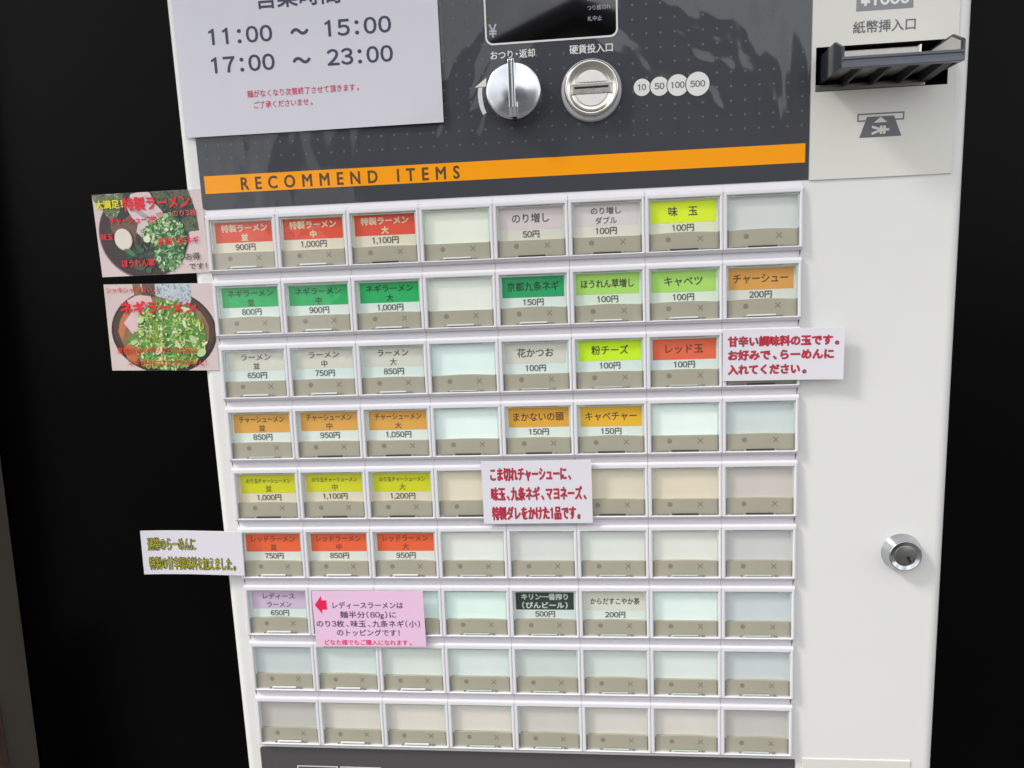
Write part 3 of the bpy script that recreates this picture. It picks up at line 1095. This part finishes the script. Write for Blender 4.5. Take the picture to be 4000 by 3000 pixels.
nt_text('15:00', NAVY, 111.2, 13.0, 95.2, 43.8, bold=0.3, track=0.05)
nt_text('17:00', NAVY, 93.3, 13.0, 15.6, 43.2, bold=0.3, track=0.05)
nt_text('～', NAVY, 92.7, 13.0, 71.8, 11.6, bold=0.45)
nt_text('23:00', NAVY, 93.2, 13.0, 95.2, 43.8, bold=0.3, track=0.05)
nt_text('麺がなくなり次第終了させて頂きます。', CRIM, 76.6, 4.9, 38.3, 76.7, bold=0.07)
nt_text('ご了承くださいませ。', CRIM, 69.4, 4.9, 42.2, 40.5, bold=0.07)
mb.build('lettering', notice)
mb = MB()
mb.rect(NX0 - 0.3, NX1 + 2.2, NZ0 - 0.8, NZ1, 0.55, SLEEVE)
mb.build('clear_sleeve', notice)

# red/black notes
def outlined(mb, s, fill, line, y, z, em, x, w_, b_in=0.12, b_out=0.42):
    text(mb, s, line, y, z, em, x=x, w=w_, bold=b_out)
    text(mb, s, fill, y - 0.06, z, em, x=x, w=w_, bold=b_in)

RFILL, RLINE = ink((206, 40, 66)), ink((120, 30, 52))
YFILL, KLINE = ink((192, 188, 34)), ink((46, 44, 40))

mb = MB()
sheet(mb, 76.7, 34.1, 0.8, SIGNW, SIGNE, n=24)
cxs, czs = 388.2, -106.7
for s, z, x, w_ in (('甘辛い調味料の玉です。', -100.2, 353.2, 69.8), ('お好みで、らーめんに', -109.3, 353.4, 66.6), ('入れてください。', -118.9, 353.4, 49.8)):
    outlined(mb, s, RFILL, RLINE, -0.05, z - czs, 6.9, x - cxs, w_)
curl(mb, 76.7, 1.6, 1)
o = place(mb.build('note_card'), cxs, -2.6, czs, -0.3)
tag(o, 'wide white card with red writing over the right end of the third button row', 'sign', 'white notes with outlined writing')

mb = MB()
sheet(mb, 76.8, 45.4, 0.8, SIGNW, SIGNE)
cxs, czs = 222.9, -199.1
for s, z, x, w_ in (('こま切れチャーシューに、', -189.6, 190.9, 56.0), ('味玉、九条ネギ、マヨネーズ、', -203.9, 190.9, 66.2), ('特製ダレをかけた1品です。', -218.1, 190.9, 61.6)):
    outlined(mb, s, RFILL, RLINE, -0.05, z - czs, 10.2, x - cxs, w_)
o = place(mb.build('note_card'), cxs, -2.6, czs, 0.2)
tag(o, 'taller white card with red writing in the middle over the fifth button row', 'sign', 'white notes with outlined writing')

mb = MB()
sheet(mb, 76.8, 33.9, 0.8, SIGNW, SIGNE, n=24)
cxs, czs = -34.6, -242.9
for s, z, x, w_ in (('通常のらーめんに', 2.6, -33.6, 35.9), ('特製の甘辛調味料を加えました。', -12.4, -33.6, 65.6)):
    outlined(mb, s, YFILL, KLINE, -0.05, z, 10.6, x, w_, 0.0, 0.5)
curl(mb, 76.8, 2.2, -1)
o = place(mb.build('note_card'), cxs, -2.6, czs, -1.6)
tag(o, 'white card with yellow black-edged writing sticking out past the left side of the machine', 'sign', 'white notes with outlined writing')

mb = MB()
sheet(mb, 83.5, 43.5, 0.5, PINKP, PINKP)
cxs, czs = 95.4, -294.7
PK = ink((70, 52, 74))
for s, z, x, w_, em in (('レディースラーメンは', -286.0, 68.8, 53.0, 5.6), ('麺半分(80g)に', -293.4, 73.9, 42.3, 5.6), ('のり3枚、味玉、九条ネギ(小)', -300.6, 55.4, 78.2, 5.7), ('のトッピングです！', -307.6, 70.4, 47.4, 5.6)):
    text(mb, s, PK, -0.05, z - czs, em, x=x - cxs, w=w_, bold=0.09)
text(mb, 'どなた様でもご購入になれます。', ink((226, 40, 104)), -0.05, -315.0 - czs, 4.6, x=60.4 - cxs, w=65.8, bold=0.09)
AR = ink((232, 22, 84))
mb.flat([(55.2 - cxs, -283.7 - czs), (60.6 - cxs, -276.4 - czs), (60.6 - cxs, -280.0 - czs), (64.4 - cxs, -280.0 - czs), (64.4 - cxs, -287.4 - czs), (60.6 - cxs, -287.4 - czs), (60.6 - cxs, -290.8 - czs)], -0.06, AR)
o = place(mb.build('pink_notice'), cxs, -2.6, czs, 0.2)
tag(o, 'pink paper with a red arrow pointing left at the lavender button', 'sign')

# ---- ramen photo cards
def clip(pts, x0, x1, z0, z1):
    def cut(p, f, g):
        o = []
        for k in range(len(p)):
            a, b = p[k - 1], p[k]
            fa, fb = f(a), f(b)
            if fa >= 0:
                if fb >= 0:
                    o.append(b)
                else:
                    t = fa / (fa - fb)
                    o.append((a[0] + (b[0] - a[0]) * t, a[1] + (b[1] - a[1]) * t))
            elif fb >= 0:
                t = fa / (fa - fb)
                o.append((a[0] + (b[0] - a[0]) * t, a[1] + (b[1] - a[1]) * t))
                o.append(b)
        return o
    for f in (lambda q: q[0] - x0, lambda q: x1 - q[0], lambda q: q[1] - z0, lambda q: z1 - q[1]):
        pts = cut(pts, f, None)
        if len(pts) < 3:
            return []
    return pts

def pic(rgb, var=0.12, vs_=120):
    return mat('photo_%d_%d_%d' % tuple(rgb), rgb, rough=0.3, var=var, vscale=vs_, coat=0.3)

class Pic:
    def __init__(self, w_, h_, face):
        self.mb = MB()
        sheet(self.mb, w_, h_, 0.5, face, SIGNE)
        self.b = (-w_ / 2 + .05, w_ / 2 - .05, -h_ / 2 + .05, h_ / 2 - .05)
        self.y = -0.02

    def shape(self, pts, m):
        q = clip(pts, *self.b)
        self.y -= 0.0012
        if len(q) >= 3:
            self.mb.flat(q, self.y, m)

    def ring(self, cx, cz, r, t, m, mi, rz=None, rot=0.0):
        self.shape(circle(cx, cz, r, 14, rz, rot), m)
        self.shape(circle(cx, cz, r * (1 - t), 10, (rz or r) * (1 - t), rot), mi)

    def stroke(self, cx, cz, l, wd, rot, m, bend=0.0):
        a, b = [], []
        for k in range(5):
            u = (k / 4 - 0.5) * l
            v = bend * (1 - (2 * k / 4 - 1) ** 2)
            a.append((u, v + wd / 2))
            b.append((u, v - wd / 2))
        c, s = math.cos(rot), math.sin(rot)
        self.shape([(cx + u * c - v * s, cz + u * s + v * c) for u, v in a + b[::-1]], m)

def inside(x, z, poly):
    r = False
    for k in range(len(poly)):
        (x1, z1), (x2, z2) = poly[k - 1], poly[k]
        if (z1 > z) != (z2 > z) and x < (x2 - x1) * (z - z1) / (z2 - z1) + x1:
            r = not r
    return r

def scatter(n, poly):
    xs, zs = [p[0] for p in poly], [p[1] for p in poly]
    o = []
    while len(o) < n:
        x, z = random.uniform(min(xs), max(xs)), random.uniform(min(zs), max(zs))
        if inside(x, z, poly):
            o.append((x, z))
    return o

PRED = ink((228, 32, 54))
greens = [pic(c) for c in ((62, 118, 72), (96, 152, 92), (138, 182, 118), (48, 96, 62), (172, 202, 142), (116, 168, 96))]
paleg = [pic(c) for c in ((198, 216, 168), (216, 224, 190), (182, 206, 150))]
darkg = [pic(c) for c in ((36, 52, 46), (44, 62, 52), (30, 40, 38), (58, 70, 62))]
norig = [pic(c, 0.25, 300) for c in ((86, 94, 70), (104, 112, 80), (70, 78, 58), (124, 130, 92))]

# card 1: bowl with egg, roast pork, spinach and leeks.  local coords: centre (-41.8, -9.6)
TBL = mat('photo_table', (214, 196, 194), rough=0.3, var=0.05, vscale=30, coat=0.3)
P = Pic(80.0, 57.0, TBL)
ox_, oz_ = 41.8, 9.6
sh = lambda pts: [(x + ox_, z + oz_) for x, z in pts]
bowl_c = (-46.9 + ox_, -9.5 + oz_)
P.shape(circle(bowl_c[0], bowl_c[1], 33.5, 48, 31.5), pic((150, 120, 128)))
P.shape(circle(bowl_c[0], bowl_c[1] + .4, 32.8, 48, 30.9), pic((58, 40, 44)))
P.shape(circle(bowl_c[0] + 1, bowl_c[1] + 1.5, 27.5, 40, 26.5), pic((52, 46, 42)))
P.shape(circle(bowl_c[0] - 8, bowl_c[1] + 6, 16, 24, 12), pic((112, 84, 66)))
nl = sh([(-82, 19), (-58, 18.5), (-61, 10), (-66, 2), (-70, 1), (-76, 9), (-81, 15)])
P.shape(nl, norig[1])
P.shape(sh([(-58.5, 19.2), (-52, 19.2), (-52, 6), (-62, 0), (-66, 2), (-61, 10)]), darkg[0])
nr = sh([(-38, 19.2), (-11, 19.2), (-7, 4), (-6, -9), (-16, -9.5), (-20, -4), (-33, 6)])
P.shape(nr, norig[0])
P.shape(sh([(-32, 12), (-20, 6), (-8, 9), (-9, 4), (-20, -3), (-32, 5)]), darkg[0])
for x, z in scatter(90, nl):
    P.stroke(x, z, random.uniform(1, 2.4), 0.5, random.uniform(0, 3.1), random.choice(norig + paleg[2:]))
for x, z in scatter(170, nr):
    P.stroke(x, z, random.uniform(1, 2.6), 0.5, random.uniform(0, 3.1), random.choice(norig + darkg))
pork = sh([(-57.5, 9), (-53, 18), (-46, 19.2), (-39, 18.5), (-36, 11), (-31, 5), (-30, 0), (-36, -4), (-40, -3), (-43, -9), (-48, -12), (-52, -8), (-50, -2), (-54, 2)])
P.shape(pork, pic((214, 196, 200), 0.06))
P.shape(sh([(-51, 9), (-46, 6), (-40, 1), (-43, 0), (-48, 3), (-53, 7)]), pic((176, 156, 164)))
P.shape(sh([(-43, 17), (-40, 10), (-36, 5), (-38, 9), (-41, 16)]), pic((184, 162, 168)))
P.shape(sh([(-37, 4), (-31, 5), (-29, 0), (-33, -1)]), pic((196, 150, 128)))
spin = sh([(-52, -12), (-44, -9), (-40, -18), (-40, -30), (-46, -36), (-56, -33), (-62, -22), (-54, -16)])
for x, z in scatter(70, spin):
    P.shape(circle(x, z, random.uniform(1.2, 3.2), 8, random.uniform(0.8, 2.0), random.uniform(0, 3)), random.choice(darkg + greens[3:4]))
leek = sh([(-48, -7), (-38, -1), (-26, 4), (-19, -2), (-16, -12), (-19, -27), (-27, -35), (-36, -36), (-40, -28), (-40, -16), (-47, -12)])
P.shape(leek, greens[3])
for x, z in scatter(230, leek):
    k = random.random()
    if k < 0.3:
        P.ring(x, z, random.uniform(1.1, 2.0), random.uniform(0.35, 0.6), random.choice(greens[1:3] + greens[4:]), random.choice(greens[:1] + greens[3:4] + paleg), random.uniform(0.9, 1.6), random.uniform(0, 3))
    elif k < 0.85:
        P.stroke(x, z, random.uniform(2, 4), random.uniform(0.6, 1.2), random.uniform(0, 3.1), random.choice(greens), random.uniform(-.8, .8))
    else:
        P.shape(circle(x, z, random.uniform(0.7, 1.5), 8, random.uniform(0.6, 1.1), random.uniform(0, 3)), random.choice(paleg))
P.shape(circle(-44.6 + ox_, -13.2 + oz_, 2.7, 16, 2.4), paleg[1])
P.ring(-37.5 + ox_, -27.2 + oz_, 1.7, 0.4, paleg[1], greens[2], 2.0)
P.shape(circle(-62.0 + ox_, -12.6 + oz_, 7.6, 30, 6.6, 1.75), pic((196, 178, 150), 0.05))
P.shape(circle(-62.3 + ox_, -12.2 + oz_, 7.1, 30, 6.1, 1.75), pic((226, 216, 204), 0.04, 40))
P.shape(sh([(-62, -19), (-58, -19.5), (-54, -23), (-56, -25), (-61, -22)]), greens[0])
yt = P.y - 0.05
m1 = P.mb
T1 = lambda s, m, x, z, em, w_, b=0.1: text(m1, s, m, yt, z + oz_, em, x=x + ox_, w=w_, bold=b)
T1('大満足!', ink((232, 224, 40)), -79.6, 9.4, 6.2, 20.0, 0.18)
T1('特製ラーメン', PRED, -59.2, 7.6, 9.6, 48.8, 0.32)
T1('のり3枚', ink((214, 88, 96)), -23.9, 1.6, 4.6, 17.6, 0.1)
T1('チャーシュー2枚', PRED, -70.3, -1.6, 5.2, 34.5, 0.1)
T1('味玉', PRED, -78.2, -12.2, 4.9, 8.6, 0.16)
T1('京都九条ネギ', PRED, -37.0, -17.2, 5.2, 30.0, 0.12)
T1('ほうれん草', PRED, -65.0, -31.4, 5.4, 24.0, 0.2)
KB = ink((78, 66, 64))
T1('お得', KB, -17.4, -28.6, 5.4, 10.0, 0.06)
T1('です！', KB, -15.8, -35.3, 5.0, 13.0, 0.06)
o = place(m1.build('photo_card'), -41.8, 2.3, -9.6, 0.25)
tag(o, 'upper ramen photo card showing a dark bowl with a boiled egg, pork and chopped leeks', 'photo card', 'ramen photo cards on the left edge')

# card 2: bowl heaped with leeks.  centre (-42.1, -75.4)
P = Pic(80.7, 62.0, TBL)
ox_, oz_ = 42.1, 75.4
bc = (-40.4 + ox_, -78.5 + oz_)
P.shape(circle(bc[0], bc[1], 39.5, 52, 30.5), pic((60, 46, 46)))
P.shape(circle(bc[0], bc[1] + 1.0, 37.6, 52, 28.0), pic((84, 62, 54)))
P.shape(circle(bc[0], bc[1] + 0.4, 34.0, 48, 25.0), pic((140, 112, 82), 0.25))
P.shape(sh([(-75, -78), (-70, -66), (-63, -60), (-62, -67), (-68, -74), (-72, -84)]), pic((196, 116, 76)))
P.shape(sh([(-72, -90), (-62, -82), (-58, -90), (-64, -102), (-70, -98)]), pic((192, 112, 70)))
pink = sh([(-70, -72), (-63, -64), (-66, -56), (-58, -52), (-48, -53), (-46, -60), (-56, -66), (-58, -76), (-64, -80)])
P.shape(pink, pic((222, 190, 192), 0.06))
P.shape(sh([(-61, -43), (-55, -43), (-54, -52), (-60, -53)]), pic((132, 108, 66), 0.3, 300))
P.shape(sh([(-54, -43), (-44, -43), (-42, -52), (-53, -52)]), pic((96, 78, 70), 0.3, 300))
nb_ = sh([(-44, -43), (-17, -44), (-18.5, -58), (-28, -60), (-36, -55), (-44, -53)])
P.shape(nb_, pic((186, 198, 206), 0.1, 200))
blues = [pic(c) for c in ((164, 178, 190), (204, 214, 220), (120, 134, 150), (196, 206, 200), (214, 222, 226))]
for x, z in scatter(150, nb_):
    P.stroke(x, z, random.uniform(1, 2.6), 0.6, random.uniform(0, 3.1), random.choice(blues))
lk = sh([(-68, -84), (-60, -78), (-58, -66), (-45, -56), (-30, -56), (-18, -64), (-10, -76), (-9, -88), (-18, -101), (-40, -107), (-58, -103), (-62, -92)])
g2 = [pic(c) for c in ((122, 168, 72), (150, 188, 86), (92, 146, 66), (176, 204, 112), (70, 124, 64), (196, 208, 120), (134, 176, 104), (168, 182, 54), (60, 98, 54), (210, 218, 150))]
P.shape(lk, g2[2])
for x, z in scatter(430, lk):
    k = random.random()
    yl = g2 if z + oz_ < 8 else g2[:2] + g2[5:]
    if k < 0.62:
        P.stroke(x, z, random.uniform(2.5, 6.5), random.uniform(0.5, 1.1), random.uniform(0, 3.1), random.choice(yl), random.uniform(-1.2, 1.2))
    elif k < 0.8:
        P.ring(x, z, random.uniform(1.2, 2.4), 0.35, random.choice(yl), random.choice(g2[2:5] + paleg), random.uniform(0.9, 1.6), random.uniform(0, 3))
    else:
        P.shape(circle(x, z, random.uniform(0.8, 1.8), 8, random.uniform(0.5, 1.1), random.uniform(0, 3)), random.choice(paleg + g2[3:4]))
for (x, z, a, b_, rt) in ((-22, -63, 4.6, 1.8, 2.9), (-18.5, -84, 3.6, 2.1, 2.2), (-13, -93.5, 3.8, 2.6, 0.6), (-10, -87, 2.6, .9, 0.6), (-57, -70, 3, 2.2, 0.4), (-63, -86, 2.6, 1.5, .5), (-45, -92, 3.6, 2.0, .8), (-30, -88, 3.4, 1.6, 2.2), (-24, -73, 3.0, 1.2, 1.9)):
    P.shape(circle(x + ox_, z + oz_, a, 18, b_, rt), random.choice(paleg))
yt = P.y - 0.05
m2 = P.mb
T2 = lambda s, m, x, z, em, w_, b=0.1: text(m2, s, m, yt, z + oz_, em, x=x + ox_, w=w_, bold=b)
T2('シャキシャキ旨い！！', ink((222, 62, 78)), -80.4, -50.2, 4.6, 39.0, 0.06)
T2('ネギラーメン', PRED, -70.6, -64.6, 9.4, 56.4, 0.42)
T2('京都九条ネギがスープに合う', ink((222, 58, 40)), -76.6, -93.6, 4.7, 60.5, 0.1)
T2('ネギ好きにはたまりません！', ink((214, 62, 46)), -69.0, -102.6, 4.7, 59.0, 0.1)
o = place(m2.build('photo_card'), -42.1, 2.3, -75.4, -1.45)
tag(o, 'lower ramen photo card showing a dark bowl heaped with bright green leeks', 'photo card', 'ramen photo cards on the left edge')

bpy.data.objects.remove(_co)
